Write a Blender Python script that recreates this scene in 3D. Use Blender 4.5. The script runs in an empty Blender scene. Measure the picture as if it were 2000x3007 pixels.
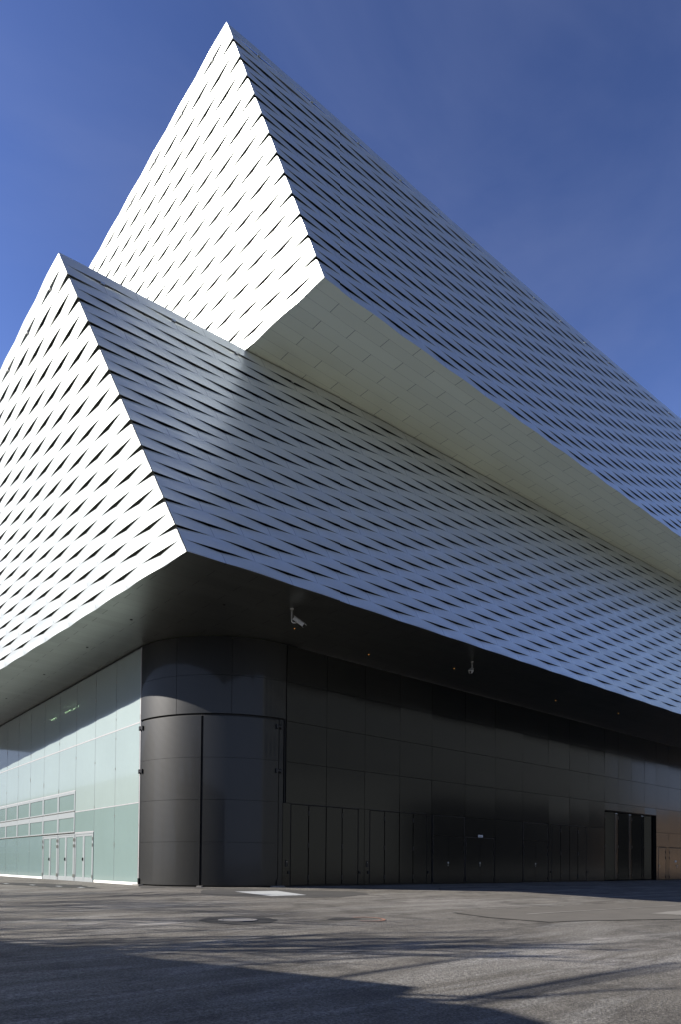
import bpy, math, random
from math import sin, cos, pi, radians, hypot, floor
random.seed(7)
C = bpy.context.scene.collection
SC = bpy.context.scene

# ------------------------------------------------------------------ camera
# world: +X runs along the dark side wall, +Y along the glass front, Z up.
YAW, PITCH, ROLL, F, CY = 0.869288946, 0.0232951403, 0.0084505, 2010.007, 2490.716
def cross(a, b): return (a[1]*b[2]-a[2]*b[1], a[2]*b[0]-a[0]*b[2], a[0]*b[1]-a[1]*b[0])
fw = (cos(YAW)*cos(PITCH), sin(YAW)*cos(PITCH), sin(PITCH))
rt = (sin(YAW), -cos(YAW), 0.0)
up = cross(rt, fw)
cr, sr = cos(ROLL), sin(ROLL)
r2 = tuple(cr*rt[i]+sr*up[i] for i in range(3))
u2 = tuple(-sr*rt[i]+cr*up[i] for i in range(3))
from mathutils import Matrix, Vector
cd = bpy.data.cameras.new('camera'); cam = bpy.data.objects.new('camera', cd); C.objects.link(cam)
cam.matrix_world = Matrix(((r2[0], u2[0], -fw[0], 0), (r2[1], u2[1], -fw[1], 0), (r2[2], u2[2], -fw[2], 0.9), (0, 0, 0, 1)))
cd.sensor_fit = 'HORIZONTAL'; cd.sensor_width = 24.0; cd.lens = F/2000*24
cd.shift_y = (CY-1503.5)/2000
cd.clip_start = 0.1; cd.clip_end = 3000
SC.camera = cam

# ------------------------------------------------------------------ light
SUN_AZ, SUN_EL = radians(147.5), radians(29.0)       # azimuth measured from +X towards +Y
w = bpy.data.worlds.new('World'); SC.world = w; w.use_nodes = True
nt = w.node_tree; nt.nodes.clear()
sky = nt.nodes.new('ShaderNodeTexSky'); sky.sky_type = 'NISHITA'; sky.sun_disc = False
sky.sun_elevation = SUN_EL; sky.sun_rotation = pi/2-SUN_AZ
sky.altitude = 300; sky.air_density = 1.0; sky.dust_density = 0.0; sky.ozone_density = 6.0
tint = nt.nodes.new('ShaderNodeMix'); tint.data_type = 'RGBA'; tint.blend_type = 'MULTIPLY'; tint.inputs[0].default_value = 1.0
tint.inputs[7].default_value = (1.95, 0.79, 0.435, 1)
bg = nt.nodes.new('ShaderNodeBackground'); bg.inputs[1].default_value = 0.08
wo = nt.nodes.new('ShaderNodeOutputWorld')
gam = nt.nodes.new('ShaderNodeGamma'); gam.inputs[1].default_value = 2.0      # deepens the blue away from the sun, as a polariser does
nt.links.new(sky.outputs[0], gam.inputs[0]); 
cap = nt.nodes.new('ShaderNodeVectorMath'); cap.operation = 'MINIMUM'; cap.inputs[1].default_value = (0.80, 3.0, 10.5)   # keeps the rim of the sky from glowing
nt.links.new(gam.outputs[0], cap.inputs[0]); nt.links.new(cap.outputs[0], tint.inputs[6]); 
gco = nt.nodes.new('ShaderNodeTexCoord'); gmp = nt.nodes.new('ShaderNodeMapping'); gmp.inputs[3].default_value = (1.2, 2.6, 3.4); gmp.inputs[2].default_value = (0, .5, .7)
cno = nt.nodes.new('ShaderNodeTexNoise'); cno.inputs['Scale'].default_value = 1.1; cno.inputs['Detail'].default_value = 6; cno.inputs['Roughness'].default_value = .55; cno.inputs['Distortion'].default_value = .6
crm = nt.nodes.new('ShaderNodeMapRange'); crm.inputs[1].default_value = .46; crm.inputs[2].default_value = .78; crm.inputs[4].default_value = .20
cmx = nt.nodes.new('ShaderNodeMix'); cmx.data_type = 'RGBA'; cmx.inputs[7].default_value = (2.3, 2.7, 4.3, 1)
nt.links.new(gco.outputs['Generated'], gmp.inputs[0]); nt.links.new(gmp.outputs[0], cno.inputs['Vector']); nt.links.new(cno.outputs[0], crm.inputs[0])
nt.links.new(crm.outputs[0], cmx.inputs[0]); nt.links.new(tint.outputs[2], cmx.inputs[6])      # faint wisps of high cloud

sxyz = nt.nodes.new('ShaderNodeSeparateXYZ'); hm = nt.nodes.new('ShaderNodeMapRange'); hm.inputs[1].default_value = .02; hm.inputs[2].default_value = .50; hm.inputs[3].default_value = .75; hm.inputs[4].default_value = 0.0
hmx = nt.nodes.new('ShaderNodeMix'); hmx.data_type = 'RGBA'; hmx.inputs[7].default_value = (3.3, 3.7, 4.4, 1)
nt.links.new(gco.outputs['Generated'], sxyz.inputs[0]); nt.links.new(sxyz.outputs[2], hm.inputs[0]); nt.links.new(hm.outputs[0], hmx.inputs[0])
nt.links.new(cmx.outputs[2], hmx.inputs[6]); nt.links.new(hmx.outputs[2], bg.inputs[0])              # pale haze low on the horizon
nt.links.new(bg.outputs[0], wo.inputs[0])
sd = bpy.data.lights.new('sun', 'SUN'); sd.energy = 4.9; sd.angle = radians(0.45); sd.color = (1.0, 0.94, 0.86)
so = bpy.data.objects.new('sun', sd); C.objects.link(so)
sdir = Vector((cos(SUN_AZ)*cos(SUN_EL), sin(SUN_AZ)*cos(SUN_EL), sin(SUN_EL)))
so.rotation_euler = sdir.to_track_quat('Z', 'Y').to_euler(); so.location = (-30, 40, 60)
vs = SC.view_settings
vs.view_transform = 'Standard'; vs.look = 'None'; vs.gamma = 1.0; vs.use_curve_mapping = False; vs.exposure = 0.9

# ------------------------------------------------------------------ helpers
def tag(o, label=None, cat=None, group=None, kind=None):
    if label: o['label'] = label
    if cat: o['category'] = cat
    if group: o['group'] = group
    if kind: o['kind'] = kind
    return o
def empty(name, loc, label, cat, group=None):
    o = bpy.data.objects.new(name, None); C.objects.link(o); o.location = loc
    o.empty_display_size = 0.3
    return tag(o, label, cat, group)
class MB:
    def __init__(s): s.v = []; s.f = []; s.uv = {}; s.mi = []
    def quad(s, a, b, c, d, uv=None):
        n = len(s.v); s.v += [a, b, c, d]; s.f.append((n, n+1, n+2, n+3))
        if uv: s.uv[len(s.f)-1] = uv
    def poly(s, pts):
        n = len(s.v); s.v += list(pts); s.f.append(tuple(range(n, n+len(pts))))
    def box(s, x0, x1, y0, y1, z0, z1):
        n = len(s.v)
        s.v += [(x0,y0,z0),(x1,y0,z0),(x1,y1,z0),(x0,y1,z0),(x0,y0,z1),(x1,y0,z1),(x1,y1,z1),(x0,y1,z1)]
        for q in ((0,3,2,1),(4,5,6,7),(0,1,5,4),(1,2,6,5),(2,3,7,6),(3,0,4,7)): s.f.append(tuple(n+i for i in q))
        return s
    def prism(s, pts, z0, z1):
        n = len(s.v); m = len(pts)
        s.v += [(x, y, z0) for x, y in pts]+[(x, y, z1) for x, y in pts]
        s.f.append(tuple(n+i for i in reversed(range(m)))); s.f.append(tuple(n+m+i for i in range(m)))
        for i in range(m): j = (i+1) % m; s.f.append((n+i, n+j, n+m+j, n+m+i))
        return s
    def prism_x(s, pts, x0, x1):
        n = len(s.v); m = len(pts)
        s.v += [(x0, y, z) for y, z in pts]+[(x1, y, z) for y, z in pts]
        s.f.append(tuple(n+i for i in range(m))); s.f.append(tuple(n+m+i for i in reversed(range(m))))
        for i in range(m): j = (i+1) % m; s.f.append((n+j, n+i, n+m+i, n+m+j))
        return s
    def prism_y(s, pts, y0, y1):
        n = len(s.v); m = len(pts)
        s.v += [(x, y0, z) for x, z in pts]+[(x, y1, z) for x, z in pts]
        s.f.append(tuple(n+i for i in reversed(range(m)))); s.f.append(tuple(n+m+i for i in range(m)))
        for i in range(m): j = (i+1) % m; s.f.append((n+i, n+j, n+m+j, n+m+i))
        return s
    def ring_x(s, x0, x1, o, i_):
        "rectangular ring in the YZ plane; o and i_ are (y0, y1, z0, z1)"
        n = len(s.v)
        for x in (x0, x1):
            for (a, b, c, d) in (o, i_): s.v += [(x, a, c), (x, b, c), (x, b, d), (x, a, d)]
        for q in range(4):
            r = (q+1) % 4
            s.f += [(n+q, n+4+q, n+4+r, n+r), (n+8+q, n+8+r, n+12+r, n+12+q), (n+q, n+r, n+8+r, n+8+q), (n+4+q, n+12+q, n+12+r, n+4+r)]
        return s
    def tube(s, pts, rad, k=8, cap=True):
        rings = []
        for i, p in enumerate(pts):
            p = Vector(p); a = Vector(pts[max(0, i-1)]); b = Vector(pts[min(len(pts)-1, i+1)])
            d = (b-a).normalized(); ref = Vector((0, 0, 1)) if abs(d.z) < .9 else Vector((1, 0, 0))
            e = d.cross(ref).normalized(); g = d.cross(e)
            r = rad[i] if isinstance(rad, (list, tuple)) else rad
            n = len(s.v); rings.append(n)
            s.v += [tuple(p+e*r*cos(2*pi*q/k)+g*r*sin(2*pi*q/k)) for q in range(k)]
        for a, b in zip(rings, rings[1:]):
            for q in range(k): s.f.append((a+q, a+(q+1) % k, b+(q+1) % k, b+q))
        if cap:
            s.f.append(tuple(rings[0]+q for q in reversed(range(k)))); s.f.append(tuple(rings[-1]+q for q in range(k)))
        return s
    def build(s, name, mat, parent=None, smooth=False, bevel=0, loc=None, rot=None):
        m = bpy.data.meshes.new(name); m.from_pydata(s.v, [], s.f); m.update()
        if s.uv:
            l = m.uv_layers.new(name='UVMap')
            for i, p in enumerate(m.polygons):
                uv = s.uv.get(i, [(0, 0)]*len(p.loop_indices))
                for j, li in enumerate(p.loop_indices): l.data[li].uv = uv[j]
        m.materials.append(mat)
        if smooth:
            for p in m.polygons: p.use_smooth = True
        o = bpy.data.objects.new(name, m); C.objects.link(o)
        if parent: o.parent = parent
        if loc: o.location = loc
        if rot: o.rotation_euler = rot
        if bevel:
            b = o.modifiers.new('bevel', 'BEVEL'); b.width = bevel; b.segments = 2; b.limit_method = 'ANGLE'
        return o

# ------------------------------------------------------------------ node helper
class NT:
    def __init__(s, name):
        s.m = bpy.data.materials.new(name); s.m.use_nodes = True; s.t = s.m.node_tree; s.t.nodes.clear()
        s.out = s.t.nodes.new('ShaderNodeOutputMaterial')
    def n(s, typ, ins=None, **kw):
        x = s.t.nodes.new('ShaderNode'+typ)
        for k, v in kw.items(): setattr(x, k, v)
        for k, v in (ins or {}).items():
            if isinstance(v, bpy.types.NodeSocket): s.t.links.new(v, x.inputs[k])
            else: x.inputs[k].default_value = v
        return x
    def math(s, op, a, b=0.0, c=0.0, clamp=False):
        return s.n('Math', {0: a, 1: b, 2: c}, operation=op, use_clamp=clamp).outputs[0]
    def mix(s, f, a, b, typ='MIX'):
        x = s.n('Mix', None, data_type='RGBA', blend_type=typ)
        for i, v in ((0, f), (6, a), (7, b)):
            if isinstance(v, bpy.types.NodeSocket): s.t.links.new(v, x.inputs[i])
            else: x.inputs[i].default_value = v
        return x.outputs[2]
    def noise(s, scale, detail=4, rough=.55, vec=None, dist=0):
        ins = {'Scale': scale, 'Detail': detail, 'Roughness': rough, 'Distortion': dist}
        if vec is not None: ins['Vector'] = vec
        return s.n('TexNoise', ins).outputs[0]
    def ramp(s, f, stops):
        x = s.n('ValToRGB', {0: f}); cr = x.color_ramp
        while len(cr.elements) < len(stops): cr.elements.new(.5)
        for e, (p, c) in zip(cr.elements, stops):
            e.position = p; e.color = c if isinstance(c, tuple) else (c, c, c, 1)
        return x.outputs[0]
    def surf(s, **ins):
        p = s.n('BsdfPrincipled')
        for k, v in ins.items():
            k = k.replace('_', ' ')
            if isinstance(v, bpy.types.NodeSocket): s.t.links.new(v, p.inputs[k])
            else: p.inputs[k].default_value = v
        s.t.links.new(p.outputs[0], s.out.inputs[0]); s.p = p
        return s.m
def rgb(r, g, b): return (r, g, b, 1.0)
def simple(name, col, rough=.5, metal=0.0, var=.08, scale=6, **kw):
    g = NT(name); tc = g.n('TexCoord').outputs['Object']
    n = g.noise(scale, 5, .6, tc)
    c = g.mix(n, rgb(*[x*(1-var) for x in col]), rgb(*[min(1, x*(1+var)) for x in col]))
    r = g.math('MULTIPLY_ADD', n, .1, rough-.05)
    return g.surf(Base_Color=c, Roughness=r, Metallic=metal, **kw)

def mat_cladding():
    g = NT('aluminium_cladding'); uv = g.n('TexCoord').outputs['UV']
    sp = g.n('SeparateXYZ', {0: uv}); U = sp.outputs[0]; V = sp.outputs[1]
    fu = g.math('FRACT', g.math('ADD', U, .5)); d = g.math('ABSOLUTE', g.math('SUBTRACT', fu, .5))
    seam = g.math('LESS_THAN', d, .0026)
    cell = g.n('CombineXYZ', {0: g.math('FLOOR', U), 1: g.math('FLOOR', V)}).outputs[0]
    wn = g.n('TexWhiteNoise', {'Vector': cell}, noise_dimensions='2D').outputs[0]
    tc = g.n('TexCoord').outputs['Object']
    mp = g.n('Mapping', {0: tc, 3: (.6, .6, .25)}).outputs[0]
    n = g.noise(1.2, 5, .6, mp); n2 = g.noise(14, 4, .6, tc)
    k = g.math('ADD', g.math('MULTIPLY', wn, .22), g.math('MULTIPLY', n, .14))
    c = g.mix(k, rgb(.74, .78, .755), rgb(.44, .465, .45))
    c = g.mix(seam, c, rgb(.22, .23, .25))
    r = g.math('ADD', g.math('MULTIPLY_ADD', n, .10, .30), g.math('MULTIPLY', wn, .04))
    bp = g.n('Bump', {'Strength': .06, 'Distance': .02, 'Height': n2}).outputs[0]
    return g.surf(Base_Color=c, Roughness=r, Metallic=.62, Normal=bp)
def mat_soffit(name, x0, y0, col, metal=.7):
    g = NT(name); tc = g.n('TexCoord').outputs['Object']
    sp = g.n('SeparateXYZ', {0: tc}); X = sp.outputs[0]; Y = sp.outputs[1]
    v = g.math('DIVIDE', g.math('SUBTRACT', Y, y0), .5); row = g.math('FLOOR', v)
    odd = g.math('MODULO', g.math('ADD', row, 200.0), 2.0)
    u = g.math('DIVIDE', g.math('SUBTRACT', g.math('SUBTRACT', X, x0), g.math('MULTIPLY', odd, 1.24)), 2.48)
    du = g.math('ABSOLUTE', g.math('SUBTRACT', g.math('FRACT', g.math('ADD', u, .5)), .5))
    dv = g.math('ABSOLUTE', g.math('SUBTRACT', g.math('FRACT', g.math('ADD', v, .5)), .5))
    line = g.math('MAXIMUM', g.math('LESS_THAN', du, .0036), g.math('MULTIPLY', g.math('LESS_THAN', dv, .010), .55))
    cell = g.n('CombineXYZ', {0: g.math('FLOOR', u), 1: row}).outputs[0]
    wn = g.n('TexWhiteNoise', {'Vector': cell}, noise_dimensions='2D').outputs[0]
    n = g.noise(.7, 4, .6, tc)
    k = g.math('ADD', g.math('MULTIPLY', wn, .25), g.math('MULTIPLY', n, .3))
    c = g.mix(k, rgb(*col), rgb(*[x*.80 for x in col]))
    c = g.mix(line, c, rgb(.07, .07, .065))
    r = g.math('MULTIPLY_ADD', wn, .05, .33)
    return g.surf(Base_Color=c, Roughness=r, Metallic=metal)
def mat_dark(name='black_panel', weave=False):
    g = NT(name); tc = g.n('TexCoord').outputs['Object']
    n = g.noise(1.5, 5, .6, tc); sc = g.noise(40, 3, .6, tc)
    c = g.mix(n, rgb(.003, .0036, .0036), rgb(.006, .007, .0066))
    st = g.n('Mapping', {0: tc, 3: (3, 3, .25)}).outputs[0]
    streak = g.ramp(g.noise(3, 5, .65, st), [(.55, 0.0), (.8, 1.0)])
    c = g.mix(g.math('MULTIPLY', streak, .12), c, rgb(.022, .022, .020))
    r = g.math('MULTIPLY_ADD', n, .05, .12)
    ins = dict(Base_Color=c, Roughness=r, Specular_IOR_Level=.5)
    if weave:
        sp = g.n('SeparateXYZ', {0: tc})
        ang = g.math('MULTIPLY', g.math('ARCTAN2', g.math('SUBTRACT', sp.outputs[1], 27.3), g.math('SUBTRACT', sp.outputs[0], 16.35)), 4.37)
        a = g.math('SINE', g.math('MULTIPLY', g.math('ADD', ang, sp.outputs[2]), 70.0))
        b = g.math('SINE', g.math('MULTIPLY', g.math('SUBTRACT', ang, sp.outputs[2]), 70.0))
        hgt = g.math('MULTIPLY', a, b)
        ins['Normal'] = g.n('Bump', {'Strength': .08, 'Distance': .01, 'Height': hgt}).outputs[0]
        ins['Base_Color'] = g.mix(g.math('MULTIPLY_ADD', hgt, .06, .2), c, rgb(.022, .022, .023))
        ins['Roughness'] = .46; ins['Coat_Weight'] = .45; ins['Coat_Roughness'] = .09; ins['Specular_IOR_Level'] = .36
    else:
        ins['Normal'] = g.n('Bump', {'Strength': .04, 'Distance': .01, 'Height': sc}).outputs[0]
    return g.surf(**ins)
def mat_glass(name, col, trans=.16):
    g = NT(name); tc = g.n('TexCoord').outputs['Object']
    n = g.noise(.35, 4, .6, tc); st = g.n('Mapping', {0: tc, 3: (1, 3, .3)}).outputs[0]; s2 = g.noise(4, 5, .7, st)
    k = g.math('ADD', g.math('MULTIPLY', n, .5), g.math('MULTIPLY', s2, .3))
    c = g.mix(k, rgb(*col), rgb(*[x*.75 for x in col]))
    wav = g.noise(1.1, 2, .5, tc)
    bp = g.n('Bump', {'Strength': .03, 'Distance': .05, 'Height': wav}).outputs[0]
    g.surf(Base_Color=c, Roughness=.12, Metallic=0.0, Specular_IOR_Level=.7, Normal=bp, Coat_Weight=.6, Coat_Roughness=.02)
    tr = g.n('BsdfTransparent', {0: rgb(.6, .8, .76)})
    mx = g.n('MixShader', {0: trans, 1: g.p.outputs[0], 2: tr.outputs[0]})
    g.t.links.new(mx.outputs[0], g.out.inputs[0])
    return g.m
def mat_asphalt():
    g = NT('asphalt_old'); tc = g.n('TexCoord').outputs['Object']
    big = g.noise(.13, 5, .6, tc, .6); mid = g.noise(.9, 6, .65, tc, .4)
    wv = g.n('Mapping', {0: tc, 2: (0, 0, radians(-22)), 3: (.25, 1.5, 1)}).outputs[0]; tyre = g.noise(1.2, 6, .65, wv, .5)
    grit = g.n('TexVoronoi', {'Vector': tc, 'Scale': 70.0}, feature='F1').outputs[0]
    grit2 = g.noise(34, 5, .8, tc); grit3 = g.noise(14, 5, .75, tc)
    c = g.mix(g.ramp(big, [(.3, 0.0), (.7, 1.0)]), rgb(.135, .124, .106), rgb(.205, .190, .163))
    c = g.mix(g.math('MULTIPLY', g.ramp(tyre, [(.42, 0.0), (.62, 1.0)]), .75), c, rgb(.27, .252, .22))
    c = g.mix(g.math('MULTIPLY', g.ramp(mid, [(.34, 1.0), (.52, 0.0)]), .70), c, rgb(.066, .061, .054))
    chalk = g.math('MULTIPLY', g.ramp(g.noise(.55, 7, .72, wv, 1.0), [(.50, 0.0), (.64, 1.0)]), g.ramp(grit3, [(.30, 0.0), (.6, 1.0)]))
    c = g.mix(g.math('MULTIPLY', chalk, .80), c, rgb(.42, .41, .38))
    for (wx, wy, wr) in ((11.3, 4.3, 2.6), (9.3, 5.6, 1.6), (5.6, 13.1, 1.7), (16.5, 14.5, 3.5)):      # pale worn places
        dv_ = g.n('VectorMath', {0: tc, 1: (wx, wy, -.4)}, operation='DISTANCE').outputs['Value']
        wm = g.ramp(g.math('DIVIDE', dv_, wr), [(.1, 1.0), (1.0, 0.0)])
        wn_ = g.ramp(g.noise(1.6, 8, .72, wv, 1.2), [(.42, 0.0), (.60, 1.0)])
        c = g.mix(g.math('MULTIPLY', g.math('MULTIPLY', wm, wn_), g.ramp(grit2, [(.3, .2), (.6, .85)])), c, rgb(.46, .44, .41))
    c = g.mix(g.math('MULTIPLY', g.ramp(grit2, [(.40, 1.0), (.56, 0.0)]), .75), c, rgb(.040, .037, .033))
    c = g.mix(g.math('MULTIPLY', g.ramp(grit2, [(.56, 0.0), (.72, 1.0)]), .70), c, rgb(.38, .37, .345))
    vor = g.n('TexVoronoi', {'Vector': g.mix(.06, tc, g.n('TexNoise', {'Vector': tc, 'Scale': 2.5, 'Detail': 5.0}).outputs[1]), 'Scale': .16}, feature='DISTANCE_TO_EDGE').outputs[0]
    crack = g.math('MULTIPLY', g.math('LESS_THAN', vor, .0016), g.ramp(big, [(.48, 0.0), (.55, 1.0)]))
    c = g.mix(g.math('MULTIPLY', crack, .7), c, rgb(.03, .03, .028))
    h = g.math('ADD', g.math('ADD', g.math('MULTIPLY', grit, .5), grit2), g.math('MULTIPLY', grit3, 1.5))
    bp = g.n('Bump', {'Strength': .9, 'Distance': .022, 'Height': h}).outputs[0]
    return g.surf(Base_Color=c, Roughness=.9, Specular_IOR_Level=.3, Normal=bp)
def mat_patch(name, a, b, bump=.5):
    g = NT(name); tc = g.n('TexCoord').outputs['Object']
    n = g.noise(1.6, 6, .65, tc); gr = g.noise(45, 4, .75, tc)
    c = g.mix(n, rgb(*a), rgb(*b)); c = g.mix(g.math('MULTIPLY', g.ramp(gr, [(.55, 0.0), (.8, 1.0)]), .3), c, rgb(.28, .27, .25))
    bp = g.n('Bump', {'Strength': bump, 'Distance': .01, 'Height': gr}).outputs[0]
    return g.surf(Base_Color=c, Roughness=.9, Specular_IOR_Level=.3, Normal=bp)
def emit(name, col, st):
    g = NT(name); e = g.n('Emission', {0: rgb(*col), 1: st}); g.t.links.new(e.outputs[0], g.out.inputs[0]); return g.m

M = dict(
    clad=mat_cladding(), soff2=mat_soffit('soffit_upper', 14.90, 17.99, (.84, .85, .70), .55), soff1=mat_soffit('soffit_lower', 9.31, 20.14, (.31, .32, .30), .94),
    dark=mat_dark(), curve=mat_dark('black_perforated_sheet', True), glass=mat_glass('frosted_glass', (.45, .535, .515)), glass_dimrefl=mat_glass('frosted_glass_dim_reflection', (.40, .485, .47)), glass_darkrefl=mat_glass('frosted_glass_dark_reflection', (.27, .365, .35)),  # middle and lower panes: darker reflections are put into the glass colour
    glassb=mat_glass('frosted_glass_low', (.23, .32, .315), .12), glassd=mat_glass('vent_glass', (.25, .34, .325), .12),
    back=simple('backing_board', (.20, .20, .175), .8), rail=simple('rail_metal', (.47, .46, .47), .4, .3),
    frame=simple('door_frame_metal', (.34, .37, .38), .4, .3), joint=simple('joint_gasket', (.10, .11, .12), .6), clip=simple('clip_steel', (.35, .34, .30), .35, .8),
    plinth=simple('plinth_render', (.80, .80, .78), .7), black=simple('black_gap', (.006, .006, .007), .6), roof=simple('roof_membrane', (.3, .3, .3), .9),
    steel=simple('brushed_steel', (.6, .6, .58), .35, .9), blackmetal=simple('black_hinge', (.03, .03, .032), .4, .5), cam=simple('camera_paint', (.55, .55, .53), .4),
    lens=simple('camera_lens', (.01, .01, .012), .1), sign=simple('sign_white', (.72, .74, .74), .5, 0, .02), ink=simple('sign_ink', (.05, .06, .07), .6),
    white=simple('paint_white', (.42, .435, .43), .75, 0, .30, 9), asphalt=mat_asphalt(), patch=mat_patch('asphalt_patch', (.050, .048, .045), (.085, .082, .076)),
    patch2=mat_patch('asphalt_dark', (.026, .026, .026), (.045, .044, .042)), patchl=mat_patch('asphalt_strip', (.17, .16, .14), (.26, .245, .22)), patch3=mat_patch('asphalt_trench', (.085, .08, .07), (.15, .138, .118)),
    iron=mat_patch('cover_concrete', (.17, .16, .15), (.27, .26, .24), .9), orange=simple('orange_spray', (.30, .15, .10), .8, 0, .3, 20),
    bark=simple('bark', (.12, .10, .08), .9), twig=simple('twig', (.12, .10, .085), .9), inner=simple('interior_plaster', (.45, .46, .45), .8),
    stone=simple('facade_stone', (.36, .35, .33), .8), gstone=simple('facade_grey_stone', (.20, .215, .205), .8), ren=simple('facade_render', (.40, .28, .19), .85), dwin=simple('arcade_dark', (.012, .014, .016), .8), win=simple('dark_window', (.03, .035, .04), .1),
    lampm=emit('lamp_strip', (1, .93, .55), 14.0), stain=mat_patch('pale_stain', (.15, .14, .125), (.32, .305, .28)), dot=emit('downlight', (1, .45, .12), .25), hole=simple('dark_hole', (.01, .01, .01), .8),
)

# ------------------------------------------------------------------ ground
XG, YD = 11.98, 22.90
def gz(x, y):
    d = hypot(max(0, XG-x), max(0, YD-y)); return -0.03-0.025*min(d, 26)
def axis(lo, hi, a, b, st):
    v = []; x = a
    while x <= b+1e-6: v.append(x); x += st
    s = st; x = a
    left = []
    while x > lo: s *= 1.35; x -= s; left.append(max(x, lo))
    s = st; x = v[-1]; right = []
    while x < hi: s *= 1.35; x += s; right.append(min(x, hi))
    return left[::-1]+v+right
xs = axis(-900, 900, -6, 40, .5); ys = axis(-900, 900, -4, 34, .5)
g = MB(); g.v = [(x, y, gz(x, y)) for y in ys for x in xs]; nx = len(xs)
g.f = [(j*nx+i, j*nx+i+1, (j+1)*nx+i+1, (j+1)*nx+i) for j in range(len(ys)-1) for i in range(nx-1)]
o = g.build('ground', M['asphalt'], smooth=True); tag(o, kind='structure', label='worn grey asphalt forecourt sloping gently towards the viewer', cat='ground')

def flat(name, pts, mat, lift=.006, kind='structure', label=None, cat=None, wob=0, parent=None):
    if wob:
        q = []
        for (x0, y0), (x1, y1) in zip(pts, pts[1:]+pts[:1]):
            n = max(1, int(hypot(x1-x0, y1-y0)/.35))
            for i in range(n):
                t = i/n; q.append((x0+(x1-x0)*t+random.uniform(-wob, wob), y0+(y1-y0)*t+random.uniform(-wob, wob)))
        pts = q
    cx = sum(p[0] for p in pts)/len(pts); cy = sum(p[1] for p in pts)/len(pts)
    m = MB(); m.v = [(cx, cy, gz(cx, cy)+lift)]+[(x, y, gz(x, y)+lift) for x, y in pts]; n = len(pts)
    m.f = [(0, i+1, (i+1) % n+1) for i in range(n)]
    o = m.build(name, mat, parent)
    if kind or label: tag(o, label, cat, kind=kind)
    return o
flat('asphalt_patch', [(11.0,20.2),(12.2,22.1),(14.0,22.0),(17.2,19.4),(16.6,18.0),(14.5,17.15),(12.4,17.7),(11.4,18.8)], M['patch'], label='dark asphalt patch round the white rectangle', cat='asphalt patch', wob=.05)
flat('road_marking', [(12.66,20.72),(14.39,20.62),(14.03,18.38),(12.58,18.36)], M['white'], .012, label='white painted rectangle on the ground before the curved gate', cat='road marking')
# manhole: octagonal asphalt ring + round cover
mc = (7.80, 12.62)
flat('asphalt_patch', [(mc[0]+.84*cos(a*pi/4+.3)*(1+.05*sin(a*3)), mc[1]+.84*sin(a*pi/4+.3)*(1+.04*cos(a*2))) for a in range(8)], M['patch2'], .006, label='black eight sided tar ring round the manhole cover', cat='asphalt patch', wob=.012)
mh = empty('manhole_cover', (mc[0], mc[1], gz(*mc)), 'round pale manhole cover set in the black tar ring', 'manhole cover')
m = MB()
rg = [(.0, .004), (.30, .004), (.31, -.004), (.325, -.004), (.335, .006), (.41, .006), (.42, .0)]
for (ra, za), (rb, zb) in zip(rg, rg[1:]):
    for i in range(40):
        a, b = 2*pi*i/40, 2*pi*(i+1)/40
        m.quad((ra*cos(a), ra*sin(a), za), (rb*cos(a), rb*sin(a), zb), (rb*cos(b), rb*sin(b), zb), (ra*cos(b), ra*sin(b), za))
fr = m.build('frame', M['iron'], mh, loc=(0, 0, .010))
flat('asphalt_patch', [(9.55,11.75),(9.95,12.0),(10.3,11.8),(10.3,11.5),(10.0,11.42),(9.65,11.5)], M['patch2'], label='small dark patch with orange spray to the right of the manhole', cat='asphalt patch', wob=.05)
m = MB()
arc = [(10.35+.42*cos(t), 11.35+.42*sin(t)*1.0) for t in [(-2.6+i*.22) for i in range(20)]]
for (x0, y0), (x1, y1) in zip(arc, arc[1:]):
    dx, dy = (x1-x0), (y1-y0); l = hypot(dx, dy); nx_, ny_ = -dy/l*.035, dx/l*.035
    m.quad(*[(x, y, gz(x, y)+.013) for x, y in ((x0-nx_, y0-ny_), (x1-nx_, y1-ny_), (x1+nx_, y1+ny_), (x0+nx_, y0+ny_))])
m.build('spray_mark', M['orange']); tag(bpy.data.objects['spray_mark'], 'faded orange spray paint loop on the asphalt', 'paint mark', kind='structure')
# dark strip with short white marks before the glass doors
flat('asphalt_patch', [(9.9,25.6),(10.4,29.5),(9.6,34.0),(8.6,36.5),(7.9,35.8),(8.5,32.0),(8.9,28.0)], M['patch2'], label='dark tar patch with short white ticks before the glass doors', cat='asphalt patch', wob=.12)
for i, (x, y) in enumerate(((9.55, 27.0), (9.35, 29.0), (9.0, 31.4), (8.6, 34.0))):
    flat('road_marking', [(x-.07, y-.3), (x+.07, y-.3), (x+.07, y+.3), (x-.07, y+.3)], M['white'], .012, label='short white tick number on the dark patch'.replace(' number', (' nearest the curved gate', ' second from the gate', ' third from the gate', ' farthest from the gate')[i]), cat='road marking')
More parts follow.
